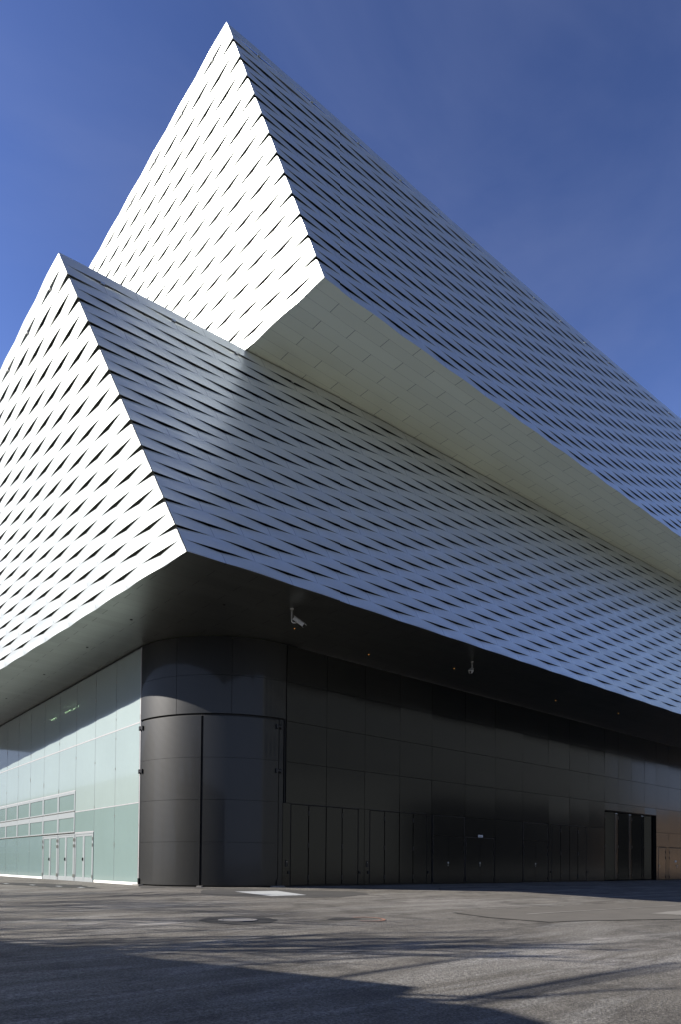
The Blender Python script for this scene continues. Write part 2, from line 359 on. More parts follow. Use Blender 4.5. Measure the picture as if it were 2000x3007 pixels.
# long repaired strips on the right
TR = [(13.62,11.53),(13.39,10.25),(13.8,8.91),(14.97,8.67),(19.5,7.1),(26,6.6),(34,9.8),(25.84,11.22),(18.54,11.65)]
tcx, tcy = 20.0, 9.6
flat('asphalt_joint', [(tcx+(x-tcx)*1.008, tcy+(y-tcy)*1.02) for x, y in TR], M['patch2'], .006, label='dark bitumen joint round the repaired trench', cat='joint', wob=.03)
flat('asphalt_patch', TR, M['patch3'], .012, label='wide repaired trench strip on the right of the forecourt', cat='asphalt patch', wob=.03)
flat('asphalt_patch', [(14.9,10.30),(15.2,10.42),(19,10.25),(24.5,10.03),(30,9.95),(30,9.84),(24.5,9.93),(19,10.14)], M['patchl'], .018, label='narrow pale repair line inside the wide trench strip', cat='asphalt patch', wob=.015)
flat('asphalt_patch', [(18.6,8.86),(20.64,8.95),(22.2,8.6),(20.5,8.1),(19.0,8.25)], M['patchl'], .018, label='pale concrete patch at the right edge of the forecourt', cat='asphalt patch', wob=.04)
flat('asphalt_patch', [(10.9,24.6),(11.7,26.6),(12.3,24.9),(13.6,23.3),(14.5,22.3),(12.8,22.6)], M['patch'], label='dark patch along the foot of the curved gate', cat='asphalt patch', wob=.05)

for i, (x, y, a_, b_) in enumerate(((10.9, 3.15, .34, .16), (9.6, 6.1, .30, .07), (11.9, 6.6, .26, .12), (6.1, 12.9, .55, .30), (4.9, 13.6, .30, .16), (12.6, 4.6, .5, .18))):
    pts = [(x+a_*cos(t)*random.uniform(.7, 1.2), y+b_*sin(t)*random.uniform(.7, 1.2)) for t in [q*pi/9 for q in range(18)]]
    flat('pale_stain', pts, M['stain'], .005, label='pale worn stain on the asphalt', cat='stain', wob=0)
# ------------------------------------------------------------------ exhibition hall
hall = empty('exhibition_hall', (XG, YD, 0), 'large exhibition hall of stacked leaning volumes clad in wavy aluminium strips', 'building')
HO = Vector(hall.location)
def H(mb, name, mat, parent=None, **kw):                    # part given in world coordinates
    o = mb.build(name, mat, None, **kw)
    p = parent or hall
    o.parent = p
    o.matrix_parent_inverse = Matrix.Translation(-HO)       # every parent here sits at the hall's origin or is identity below it
    if parent: o.matrix_parent_inverse = Matrix.Identity(4)
    return o

PER = 2.48
def bump_u(d, L):
    d = (d+PER/2) % PER-PER/2; u = abs(d)/(L/2)
    return 0 if u >= 1 else (1-u*u)**1.15
def bump_l(d, L):
    d = (d+PER/2) % PER-PER/2; u = abs(d)/(L/2)
    return 0 if u >= 1 else (1-u)**1.05
def lerp_tab(tab, s):
    if s <= tab[0][0]: return tab[0][1]
    for (a, va), (b, vb) in zip(tab, tab[1:]):
        if s <= b: return va+(vb-va)*(s-a)/(b-a)
    (a, va), (b, vb) = tab[-2:]; return vb+(vb-va)*(s-b)/(b-a)
class Face:
    """ruled facade: axis 'x' runs along +X with outward -Y, axis 'y' along +Y with outward -X"""
    def __init__(s, axis, c0, c1, bot, top, z0, z1, N, length, L, Ao=.036, Ai=.032, cut=.050):
        s.axis, s.c0, s.c1, s.bot, s.top, s.z0, s.z1, s.N, s.length, s.L, s.Ao, s.Ai, s.cut = axis, c0, c1, bot, top, z0, z1, N, length, L, Ao, Ai, cut
    def pt(s, sv, t, disp, cdisp=0, dz=0):
        c = s.c0+(s.c1-s.c0)*t
        a = c+sv
        off = lerp_tab(s.bot, s.c0+sv)*(1-t)+lerp_tab(s.top, s.c1+sv)*t
        wgt = max(0, 1-sv/.5)
        a -= cdisp*wgt
        z = s.z0+(s.z1-s.z0)*t-dz
        return (a, off-disp, z) if s.axis == 'x' else (off-disp, a, z)
    def phase(s, k): return 0.0 if k % 2 == 0 else PER/2
    def samples(s):
        st = PER/20; n = int(s.length/st); return [i*st for i in range(n+1)]
    def bottom_line(s, inset=.012):
        r = []
        for sv in s.samples():
            b = s.Ao*bump_u(sv-s.phase(s.N), s.L); r.append(s.pt(sv, 0, b-inset, s.Ao-inset if s.N % 2 == 0 else -inset))
        return r
    def build(s):
        m = MB(); S_ = s.samples()
        for k in range(s.N):
            tt, tb = 1-k/s.N, 1-(k+1)/s.N
            rows = []
            pt_, pb_ = s.phase(k), s.phase(k+1)
            for sv in S_:
                dt = -s.Ai*bump_l(sv-pt_, s.L); db = s.Ao*bump_u(sv-pb_, s.L)
                c_t = -s.Ai if k % 2 == 0 else 0; c_b = s.Ao if (k+1) % 2 == 0 else 0
                tm = (tt+tb)/2
                cz = s.cut*bump_l(sv-pt_, s.L) if k else 0
                rows.append((s.pt(sv, tt, dt-.014, c_t-.01, cz), s.pt(sv, tt, dt, c_t, cz), s.pt(sv, tt*.72+tb*.28, dt*.5, c_t*.5), s.pt(sv, tm, 0, 0), s.pt(sv, tt*.25+tb*.75, db*.5, c_b*.5), s.pt(sv, tb, db, c_b), s.pt(sv, tb, db-.014, c_b-.01)))
            base = len(m.v); w_ = len(rows[0])
            # front sheet shares vertices; lips get their own copies for crisp edges
            for r in rows: m.v += [r[1], r[2], r[3], r[4], r[5]]
            for i in range(len(rows)-1):
                u0 = (S_[i]-pt_)/PER+40; u1 = (S_[i+1]-pt_)/PER+40
                for q in range(4):
                    a = base+i*5+q; b = base+(i+1)*5+q
                    f = (a, a+1, b+1, b) if s.axis == 'x' else (a, b, b+1, a+1)
                    m.f.append(f)
                    v0, v1 = k+.1+q*.2, k+.1+(q+1)*.2
                    m.uv[len(m.f)-1] = [(u0, v0), (u0, v1), (u1, v1), (u1, v0)] if s.axis == 'x' else [(u0, v0), (u1, v0), (u1, v1), (u0, v1)]
            for (A, B) in ((0, 1), (5, 6)):
                base = len(m.v)
                for r in rows: m.v += [r[A], r[B]]
                for i in range(len(rows)-1):
                    a = base+i*2; b = a+2; m.f.append((a, a+1, b+1, b) if s.axis == 'x' else (a, b, b+1, a+1))
                    m.uv[len(m.f)-1] = [(.25, k+.5)]*4
        return m
    def backing(s, d=.17):
        m = MB(); S_ = [s.samples()[0]+d*.9]+[x for x in s.samples()[::20] if x > 1]+[s.samples()[-1]]
        for a, b in zip(S_, S_[1:]):
            p = [s.pt(a, 0.004, -d), s.pt(b, 0.004, -d), s.pt(b, .996, -d), s.pt(a, .996, -d)]
            m.quad(*(p if s.axis == 'x' else p[::-1]))
        return m
Z1, Z2, Z3 = 9.95, 20.35, 31.87
V1R = Face('x', 9.26, 6.80, [(9, 18.0), (11, 17.88), (80, 17.80)], [(6.8, 22.25), (14, 21.90), (20, 21.52), (32, 21.08), (48, 20.42), (80, 19.6)], Z1, Z2, 24, 66, 2.34, .030, .018, .060)
V1L = Face('y', 18.03, 22.27, [(18, 9.26), (21, 9.07), (27, 8.83), (35, 8.4), (60, 7.1)], [(22, 6.80), (60, 6.7)], Z1, Z2, 24, 42, 2.30, .040, .030, .085)
V2R = Face('x', 13.88, 12.40, [(13, 17.50), (20, 17.55), (80, 17.85)], [(12.4, 21.60), (18, 21.43), (29, 21.19), (37, 20.99), (48, 20.57), (80, 19.6)], Z2, Z3, 26, 62, 2.34, .032, .018, .055)
V2L = Face('y', 17.50, 21.58, [(17, 13.88), (22, 13.58), (60, 12.4)], [(21, 12.38), (60, 12.3)], Z2, Z3, 26, 42, 2.30, .034, .024, .066)
for fc, lab in ((V1R, 'shaded side cladding of the lower volume'), (V1L, 'end cladding of the lower volume facing left'), (V2R, 'shaded side cladding of the upper volume'), (V2L, 'end cladding of the upper volume facing left')):
    cl = H(fc.build(), 'cladding', M['clad'], smooth=True); tag(cl, lab)
    bk = H(fc.backing(), 'backing_wall', M['back'] if fc.axis == 'y' else M['black'], cl)  # black behind the shaded sides: the gap shade is put into the backing colour
def soffit(fr_, fl_, z, mat, lab):
    R_ = fr_.bottom_line(); L_ = fl_.bottom_line()
    corner = (L_[0][0], R_[0][1])
    m = MB(); m.poly([(corner[0], corner[1], z)]+[(x, y, z) for x, y, _ in R_[1:]]+[(R_[-1][0], L_[-1][1], z)]+[(x, y, z) for x, y, _ in reversed(L_[1:])])
    m.f = [tuple(reversed(m.f[0]))]
    n = len(m.v)
    o = H(m, 'soffit', mat); tag(o, lab); return o
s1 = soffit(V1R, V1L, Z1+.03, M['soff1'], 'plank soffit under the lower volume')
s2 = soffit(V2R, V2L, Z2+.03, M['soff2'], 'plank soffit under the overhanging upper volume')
H(MB().prism([(7.6, 22.9), (74, 22.2), (74, 64), (7.6, 64)], Z2-.35, Z2-.06), 'roof', M['roof'])
H(MB().prism([(13.2, 22.4), (74, 21.6), (74, 63), (13.2, 63)], Z3-.35, Z3-.06), 'roof', M['roof'])
# thin parapet cap on both tops
# small clips in the upper joints of the upper volume
for k in range(16):
    sv = PER/2+PER*k; p = V2R.pt(sv, 1-1/26, 0.0)
    H(MB().box(p[0]-.05, p[0]+.05, p[1]-.05, p[1]+.10, p[2]-.035, p[2]+.015), 'clip', M['steel'])
for k in range(4):
    sv = PER/2+PER*k; p = V1R.pt(sv, 1-1/24, 0.0)
    H(MB().box(p[0]-.06, p[0]+.06, p[1]-.04, p[1]+.10, p[2]-.04, p[2]+.01), 'clip', M['steel'])
    p = V1L.pt(sv, 1-1/24, 0.0)
    H(MB().box(p[0]-.04, p[0]+.1, p[1]-.06, p[1]+.06, p[2]-.05, p[2]+.02), 'clip', M['steel'])
    p = V2L.pt(sv, 1-1/26, 0.0)
    H(MB().box(p[0]-.04, p[0]+.1, p[1]-.06, p[1]+.06, p[2]-.05, p[2]+.02), 'clip', M['steel'])
# soffit fittings
def disc(x, y, z, r, n=16):
    m = MB(); m.prism([(x+r*cos(2*pi*i/n), y+r*sin(2*pi*i/n)) for i in range(n)], z-.012, z); return m
for x, y in ((15.47, 21.19), (19.84, 21.67), (24.19, 20.6), (33.0, 20.9), (38.5, 20.2)):
    dl = H(disc(x, y, Z1+.03, .055), 'downlight', M['blackmetal']); H(disc(x, y, Z1+.017, .022), 'lamp', M['dot'], dl)
for x, y in ((10.35, 24.5), (10.3, 28.9), (10.25, 34.5), (10.2, 41.0), (12.2, 20.9)):
    H(disc(x, y, Z1+.03, .05), 'sprinkler', M['hole'])

# ---- glass front (plane X = XG)
bays = [27.27, 29.84, 32.31, 34.90, 37.45, 40.00, 42.53, 45.07, 47.62, 50.17, 52.72, 55.27, 57.82]
gwo = H(MB().box(XG+.004, XG+.05, 27.27, 57.82, 9.90, 9.95), 'glass_wall', M['joint']); tag(gwo, 'tall frosted glass front with thin vertical joints')
for i, y in enumerate(bays):                                  # recessed gasket lines
    H(MB().box(XG+.004, XG+.05, y-.014, y+.014, .09 if (i < 2 or i > 5) else 2.36, 9.90), 'gasket', M['joint'], gwo)
for a_ in ((27.29, 57.82, 6.765, 6.815), (27.29, 34.88, 3.405, 3.445), (34.90, 57.82, 4.50, 4.535), (32.33, 34.88, 2.355, 2.40)):
    H(MB().box(XG-.006, XG+.04, *a_), 'rail', M['rail'], gwo)
H(MB().box(XG-.01, XG+.06, 27.20, 27.27, -.03, 9.93), 'corner_post', M['rail'], gwo)
for i, y in enumerate(bays):
    for j in range(7):
        z = 6.9+(j*.83+i*.37) % 2.9 if j < 3 else (.4+(j*1.37+i*.53) % 6.2)
        if 2 <= i <= 5 and z < 2.4: continue
        H(MB().box(XG-.012, XG+.03, y-.022, y+.022, z, z+random.choice((.06, .09, .22))), 'clamp', M['clip'], gwo)
def pane(y0, y1, z0, z1, mat=None, par=None, inset=.0, nm='glass_pane'):
    return H(MB().box(XG+inset, XG+inset+.024, y0, y1, z0, z1), nm, mat or M['glass'], par or gwo)
J = .014
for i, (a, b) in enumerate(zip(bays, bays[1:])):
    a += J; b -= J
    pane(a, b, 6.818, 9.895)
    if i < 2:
        pane(a, b, 3.448, 6.762, M['glass_dimrefl']); pane(a, b, .09, 3.402, M['glass_darkrefl'])
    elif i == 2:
        pane(a, b, 3.448, 6.762, M['glass_dimrefl']); pane(a, b, 2.403, 3.402, M['glassd'])
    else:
        pane(a, b, 4.538, 6.762, M['glass_dimrefl'])
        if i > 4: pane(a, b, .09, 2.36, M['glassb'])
H(MB().box(XG+.01, XG+.2, 27.2, 32.27, -.3, .088), 'plinth', M['plinth'])
H(MB().box(XG+.01, XG+.2, 40.02, 57.82, -.35, .088), 'plinth', M['plinth'])
for n, y in enumerate((29.84,)):
    pass
# hinged vents, two rows
def rect_frame(m, x0, x1, y0, y1, z0, z1, w_, wt=None, wb=None):
    m.ring_x(x0, x1, (y0, y1, z0, z1), (y0+w_, y1-w_, z0+(wb or w_), z1-(wt or w_)))
for i in range(3, 12):
    a, b = bays[i]+.01, bays[i+1]-.01
    for (z0, z1, wt, wb) in ((3.47, 4.498, .15, .08), (2.395, 3.445, .28, .07)):
        m = MB(); rect_frame(m, XG-.02, XG+.05, a, b, z0, z1, .12, wt, wb)
        fo = H(m, 'vent_window', M['frame'], bevel=.004)
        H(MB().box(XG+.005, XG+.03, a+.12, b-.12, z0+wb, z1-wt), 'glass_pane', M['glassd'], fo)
        n = 7; pr = []
        for q in range(n):
            y = a+.14+(b-a-.28)*q/(n-1); pr += [(y-.09, z0+.006), (y-.09, z0+.024), (y+.09, z0+.024), (y+.09, z0+.006)]
        H(MB().prism_x(pr+[(b-.05, z0-.008), (a+.05, z0-.008)], XG-.045, XG-.02), 'hinge', M['clip'], fo)
# entrance doors
for di, i in enumerate((2, 3, 4)):
    a, b = bays[i]+.015, bays[i+1]-.015; top = 2.345
    m = MB().prism_x([(a, -.12), (a+.07, -.12), (a+.07, top-.06), (b-.07, top-.06), (b-.07, -.12), (b, -.12), (b, top), (a, top)], XG-.03, XG+.08)
    d = H(m, 'entrance_door', M['frame'], bevel=.004); tag(d, ('double glass door beside the tall panes', 'middle double glass door', 'double glass door farthest from the curved gate')[di])
    mid = (a+b)/2
    for (p, q) in ((a+.08, mid-.005), (mid+.005, b-.08)):
        m = MB(); rect_frame(m, XG-.012, XG+.045, p, q, -.04, top-.07, .11, .10, .22)
        H(m, 'door_leaf', M['frame'], d, bevel=.003)
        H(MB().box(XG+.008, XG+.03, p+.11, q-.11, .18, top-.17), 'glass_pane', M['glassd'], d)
        e = a+.06 if p < mid-.5 and q < mid else b-.06
        for z in (.15, 1.65, 1.95): H(MB().box(XG-.05, XG-.028, e-.03, e+.03, z, z+.16), 'hinge', M['clip'], d)
    m = MB().prism_x([(mid+.03, .98), (mid+.07, .98), (mid+.07, 1.05), (mid+.17, 1.05), (mid+.17, 1.075), (mid+.07, 1.075), (mid+.07, 1.14), (mid+.03, 1.14)], XG-.06, XG-.012)
    H(m, 'handle', M['blackmetal'], d)
    H(MB().box(XG-.08, XG+.1, a, b, -.3, -.06), 'threshold', simple('threshold', (.55, .46, .34), .7) if di == 0 else bpy.data.materials['threshold'], d)
# interior seen dimly through the frosted panes
m = MB(); m.quad((20.5, 27.6, -.1), (20.5, 58, -.1), (20.5, 58, 9.9), (20.5, 27.6, 9.9)); m.quad((12.1, 58, -.1), (12.1, 58, 9.9), (20.5, 58, 9.9), (20.5, 58, -.1))
m.quad((12.1, 27.6, 9.85), (20.5, 27.6, 9.85), (20.5, 58, 9.85), (12.1, 58, 9.85)); m.quad((12.1, 27.6, -.08), (20.5, 27.6, -.08), (20.5, 58, -.08), (12.1, 58, -.08))
H(m, 'interior_wall', M['inner'])
for (x, y) in ((13.35, 42.98), (13.3, 40.2), (13.3, 38.9)):
    H(MB().box(x-.03, x+.03, y-.45, y+.45, 9.56, 9.62), 'light_strip', M['lampm'])

# ---- curved gate corner
CX, CYc, RR = 16.35, 27.30, 4.37
def arc_slab(m, a0, a1, z0, z1, r0, r1, da=1.5, ends=True):
    n = max(1, int(abs(a1-a0)/da)); ring = []
    for i in range(n+1):
        a = radians(a0+(a1-a0)*i/n); c, s_ = cos(a), sin(a); ring.append(len(m.v))
        m.v += [(CX+r1*c, CYc+r1*s_, z0), (CX+r1*c, CYc+r1*s_, z1), (CX+r0*c, CYc+r0*s_, z1), (CX+r0*c, CYc+r0*s_, z0)]
    for a, b in zip(ring, ring[1:]):
        for q in range(4): m.f.append((a+q, b+q, b+(q+1) % 4, a+(q+1) % 4))
    m.f.append((ring[0], ring[0]+1, ring[0]+2, ring[0]+3)); m.f.append((ring[-1]+3, ring[-1]+2, ring[-1]+1, ring[-1]))
    return m
def shade_angle(o, deg=30):
    for p in o.data.polygons: p.use_smooth = True
    o.data.set_sharp_from_angle(angle=radians(deg))
m = MB()
for (z0, z1) in ((6.87, 8.395), (8.405, 9.95)):
    for a0, a1 in ((-180, -150.6), (-150.4, -120.6), (-120.4, -90.1)):
        arc_slab(m, a0, a1, z0, z1, RR-.06, RR)
o = H(m, 'curved_wall', M['curve']); shade_angle(o); tag(o, 'black curved wall above the gate')
m = MB(); arc_slab(m, -180, -90, -.1, 9.9, RR-.16, RR-.10); o = H(m, 'curved_backing', M['black'], o); shade_angle(o)
gate = H(arc_slab(MB(), -179.9, -177.2, -.05, 6.80, RR-.05, RR+.01), 'curved_gate', M['curve']); tag(gate, 'tall curved black gate of two leaves')
o = H(arc_slab(MB(), -94.2, -91.6, -.05, 6.80, RR-.05, RR+.01), 'jamb', M['curve'], gate)
for a0, a1 in ((-176.9, -136.1), (-134.9, -94.6)):
    m = MB()
    for z0, z1 in ((.03, 1.745), (1.755, 3.425), (3.435, 5.105), (5.115, 6.76)): arc_slab(m, a0, a1, z0, z1, RR-.05, RR+.015)
    o = H(m, 'gate_leaf', M['curve'], gate); shade_angle(o)
H(arc_slab(MB(), -177, -94.5, 6.762, 6.80, RR-.05, RR-.03), 'top_seal', M['black'], gate)
for ad in (-177.05, -94.4):
    for z in (6.50, 4.70):
        m = MB(); n0 = 0
        prof = [(-.15, -.09), (-.06, -.09), (-.06, -.04), (.06, -.04), (.06, -.09), (.15, -.09), (.15, .09), (.06, .09), (.06, .04), (-.06, .04), (-.06, .09), (-.15, .09)]
        for rr_ in (RR+.016, RR+.085):
            for o_, zz in prof:
                aa = radians(ad)+o_/RR; m.v.append((CX+rr_*cos(aa), CYc+rr_*sin(aa), z+zz))
        k_ = len(prof); m.f.append(tuple(range(k_))); m.f.append(tuple(reversed(range(k_, 2*k_))))
        for i in range(k_): j = (i+1) % k_; m.f.append((j, i, k_+i, k_+j))
        H(m, 'hinge', M['blackmetal'], gate, bevel=.006)
for ad in (-177.3, -94.9, -135.5):
    a = radians(ad); x, y = CX+(RR+.08)*cos(a), CYc+(RR+.08)*sin(a)
    rr = .28 if ad != -135.5 else .10
    m = MB(); tx, ty = -sin(a), cos(a)
    pts = [(x+tx*rr-cos(a)*.1, y+ty*rr-sin(a)*.1), (x+tx*rr+cos(a)*.12, y+ty*rr+sin(a)*.12), (x-tx*rr+cos(a)*.12, y-ty*rr+sin(a)*.12), (x-tx*rr-cos(a)*.1, y-ty*rr-sin(a)*.1)]
    m.prism(pts, gz(x, y)-.01, gz(x, y)+.05)
    H(m, 'foot_plate', M['iron'], gate, bevel=.006)
    if rr > .2:
        m = MB(); b = (x+cos(a)*.0, y+sin(a)*.0)
        m.prism([(b[0]+tx*.03, b[1]+ty*.03), (b[0]-tx*.03, b[1]-ty*.03), (b[0]-tx*.02-cos(a)*.06, b[1]-ty*.02-sin(a)*.06), (b[0]+tx*.02-cos(a)*.06, b[1]+ty*.02-sin(a)*.06)], gz(x, y)+.05, gz(x, y)+.30)
        H(m, 'brace', M['blackmetal'], gate)

# ---- dark side wall (plane Y = YD)
cols = [16.36, 18.49, 20.78, 23.01, 25.25, 27.80, 30.32, 32.85, 35.42, 37.69, 39.92, 41.85, 43.62, 45.45, 47.30, 49.05, 51.0, 53.3, 55.6, 57.9, 60.2, 62.5, 64.8, 67.1, 69.4, 71.7, 74.0]
rows_ = [3.41, 5.11, 6.79, 8.41, 9.95]
pw = MB()
rnd = random.Random(3)
def panel(x0, x1, z0, z1, y=YD, tilt=.007):
    g_ = .010; t = [rnd.uniform(-tilt, tilt) for _ in range(2)]
    yy = [y+t[0]+t[1], y-t[0]+t[1], y-t[0]-t[1], y+t[0]-t[1]]
    n = len(pw.v); p = [(x0+g_, z0+g_), (x1-g_, z0+g_), (x1-g_, z1-g_), (x0+g_, z1-g_)]
    pw.v += [(a, yy[i], b) for i, (a, b) in enumerate(p)]+[(a, y+.03, b) for a, b in p]
    pw.f += [(n, n+1, n+2, n+3)]+[(n+(i+1) % 4, n+i, n+4+i, n+4+(i+1) % 4) for i in range(4)]
for i, (a, b) in enumerate(zip(cols, cols[1:])):
    for (z0, z1) in zip(rows_, rows_[1:]):
        if 41.8 <= a < 49.0 and z0 < 4.6:
            if z1 > 4.7: panel(a, b, 4.62, z1)
            continue
        panel(a, b, z0, z1)
# lower zone infills between the openings
low = [(16.22, 16.60), (20.42, 20.78), (20.78, 21.09), (24.93, 25.25), (30.32, 32.85), (35.42, 35.74), (39.61, 41.85)]
for a, b in low: panel(a, b, .0, 3.41, tilt=.001)
panel(27.80, 30.32, 2.42, 3.41); panel(49.05, 51.0, 2.38, 3.41); panel(51.0, 53.6, 2.38, 3.41)
panel(49.05, 49.37, 0, 2.38); panel(50.51, 51.06, 0, 2.38)
for a, b in zip(cols[17:], cols[18:]): panel(a+.3 if a < 53.6 else a, b, 0, 3.41)
panel(41.85, 49.05, 4.585, 4.615)
wall = H(pw, 'panel_wall', M['dark']); tag(wall, 'long black side wall of flat sheet panels')
H(MB().prism_y([(16.3, -.1), (41.78, -.1), (41.78, 4.6), (49.1, 4.6), (49.1, -.1), (74, -.1), (74, 9.94), (16.3, 9.94)], YD+.05, YD+.25), 'backing_wall', M['black'], wall)
H(MB().box(41.3, 57, YD+1.3, YD+1.4, -.1, 8.0), 'backing_wall', M['black'], wall)
def leaf(xa, xb, z0, z1, ya=YD, yb=YD, th=.05):
    m = MB(); m.prism([(xa, ya), (xb, yb), (xb, yb+th), (xa, ya+th)], z0, z1); return m
def folding(xs_, top, lab, zig=0.0, y=YD):
    root = H(MB().prism_y([(xs_[0]-.02, 0), (xs_[0], 0), (xs_[0], top), (xs_[-1], top), (xs_[-1], 0), (xs_[-1]+.02, 0), (xs_[-1]+.02, top+.02), (xs_[0]-.02, top+.02)], y+.002, y+.06), 'folding_door', M['blackmetal'])
    tag(root, lab)
    for i, (a, b) in enumerate(zip(xs_, xs_[1:])):
        ya = y+(zig if i % 2 else 0); yb = y+(0 if i % 2 else zig)
        if zig == 0: ya = yb = y+rnd.uniform(-.002, .002)
        H(leaf(a+.026, b-.026, .05, top-.04, ya, yb), 'door_leaf', M['dark'], root)
        if i % 2 == 1:
            for z in (.35, top*.5, top-.35): H(MB().box(a-.03, a+.03, ya-.02, ya+.01, z-.1, z+.1), 'hinge', M['blackmetal'], root)
    for x in (xs_[0]-.09, xs_[-1]+.09):
        H(MB().box(x-.045, x+.045, y-.035, y-.004, .50, .62), 'lock_box', M['black'], root)
folding([16.62, 17.55, 18.50, 19.46, 20.40], 3.40, 'four leaf black folding door beside the curved gate')
folding([21.11, 22.04, 23.01, 23.94, 24.91], 3.40, 'second four leaf black folding door')
folding([35.76, 36.70, 37.70, 38.62, 39.59], 3.40, 'four leaf folding door past the service doors')
folding([41.90, 42.51, 43.37, 44.23, 45.23, 46.12, 47.06, 47.90, 48.53], 4.56, 'tall recessed folding door standing slightly folded', .22, YD+.12)
for x in (16.43, 20.95):
    sw = H(MB().box(x-.06, x+.06, YD-.02, YD+.0, .80, 1.06), 'key_switch', M['blackmetal'], bevel=.004)
    H(MB().box(x-.012, x+.012, YD-.03, YD-.02, .985, 1.01), 'key_lock', M['steel'], sw)
def service(xa, xm, xb, top, lab, transom=None):
    tt_ = (transom or top)+.02
    root = H(MB().prism_y([(xa-.04, 0), (xa, 0), (xa, tt_-.02), (xb, tt_-.02), (xb, 0), (xb+.04, 0), (xb+.04, tt_), (xa-.04, tt_)], YD-.004, YD+.05), 'service_door', M['blackmetal'])
    tag(root, lab)
    edges = [xa, xm, xb] if xm else [xa, xb]
    for a, b in zip(edges, edges[1:]): H(leaf(a+.006, b-.006, .03, top-.006, YD-.006, YD-.004+rnd.uniform(-.002, .002), .04), 'door_leaf', M['dark'], root)
    if transom: H(leaf(xa+.006, xb-.006, top+.036, transom, YD-.002, YD, .04), 'transom_panel', M['dark'], root)
    hx = xm-.03 if xm else xa+.12
    hd = H(MB().box(hx-.03, hx+.03, YD-.02, YD-.006, .97, 1.09), 'handle', M['steel'], root)
    H(MB().tube([(hx, YD-.02, 1.05), (hx, YD-.055, 1.05), (hx-.11, YD-.055, 1.05)], .011), 'handle', M['steel'], root)
    H(MB().box(hx-.02, hx+.02, YD-.02, YD-.006, .88, .92), 'lock', M['steel'], root)
    for x in ((xa, xb) if xm else (xb,)):
        for z in (.2, 1.6, 2.0): H(MB().box(x-.02, x+.02, YD-.03, YD-.008, z-.09, z+.09), 'hinge', M['blackmetal'], root)
    return root
service(25.37, 26.52, 27.75, 2.36, 'black double service door with a panel over it next to the folding doors', 3.38)
service(27.88, 29.06, 30.23, 2.36, 'black double service door under the small white sign')
service(32.93, 34.12, 35.33, 2.33, 'black double service door with a panel over it right of the blank panel', 3.37)
service(49.39, None, 50.49, 2.33, 'single service door beside the tall folding door')
e = service(51.08, 52.34, 53.58, 2.33, 'double service door with a sticker near the right edge')
H(MB().box(51.98, 52.26, YD-.014, YD-.010, 1.28, 1.42), 'sticker', M['sign'], e)

# sign over the second service door
sg = empty('sign', (29.055, YD, 2.465), 'small white sign with dark lettering above the black service door', 'sign')
MB().box(-.195, .195, -.022, -.006, -.065, .065).build('sign_plate', M['sign'], sg, bevel=.004)
m = MB()
m.poly([(-.165, -.0245, -.02), (-.12, -.0245, -.02), (-.12, -.0245, .0), (-.15, -.0245, .035), (-.165, -.0245, .035)])
tx = -.10
for wd in (.026, .018, .022, .02, .026, .02, .022, .018, .024, .02):
    m.box(tx, tx+wd*.35, -.0245, -.022, -.022, .018); m.box(tx+wd*.35, tx+wd*.8, -.0245, -.022, -.022, -.012); tx += wd
m.build('lettering', M['ink'], sg)

# security cameras
def camera_thing(loc, rz, tilt, label):
    t = empty('security_camera', loc, label, 'camera', 'security cameras under the soffit'); t.rotation_euler = (0, 0, rz)
    MB().prism([(.07*cos(i*pi/6), .07*sin(i*pi/6)) for i in range(12)], -.02, .0).build('mount_plate', M['cam'], t)
    pts = [(0, 0, -.02), (0, 0, -.42)]+[(.09-.09*cos(a), 0, -.42-.09*sin(a)) for a in (.4, .8, 1.2, 1.57)]+[(.20, 0, -.51)]
    MB().tube(pts, .022, 10).build('bracket', M['cam'], t, smooth=True)
    b = MB(); b.prism([(-.20, -.07), (.26, -.07), (.26, .07), (-.20, .07)], -.06, .06)
    h_ = b.build('housing', M['cam'], t, bevel=.015, loc=(.24, 0, -.48), rot=(0, tilt, 0))
    MB().box(-.24, .32, -.085, .085, .066, .082).build('sun_shield', M['cam'], h_, bevel=.005)
    m = MB()
    for y in (-.05, -.017, .017, .05): m.box(-.17, .22, y-.005, y+.005, -.066, -.06)
    m.build('vent_slot', M['lens'], h_)
    MB().prism([(.262, -.05), (.268, -.05), (.268, .05), (.262, .05)], -.045, .045).build('window', M['lens'], h_)
    return t
camera_thing((14.21, 19.64, Z1+.03), radians(-55), radians(38), 'white box camera on a bent pipe nearest the curved gate')
camera_thing((24.02, 19.42, Z1+.03), radians(-150), radians(25), 'smaller looking white box camera farther along the dark soffit')

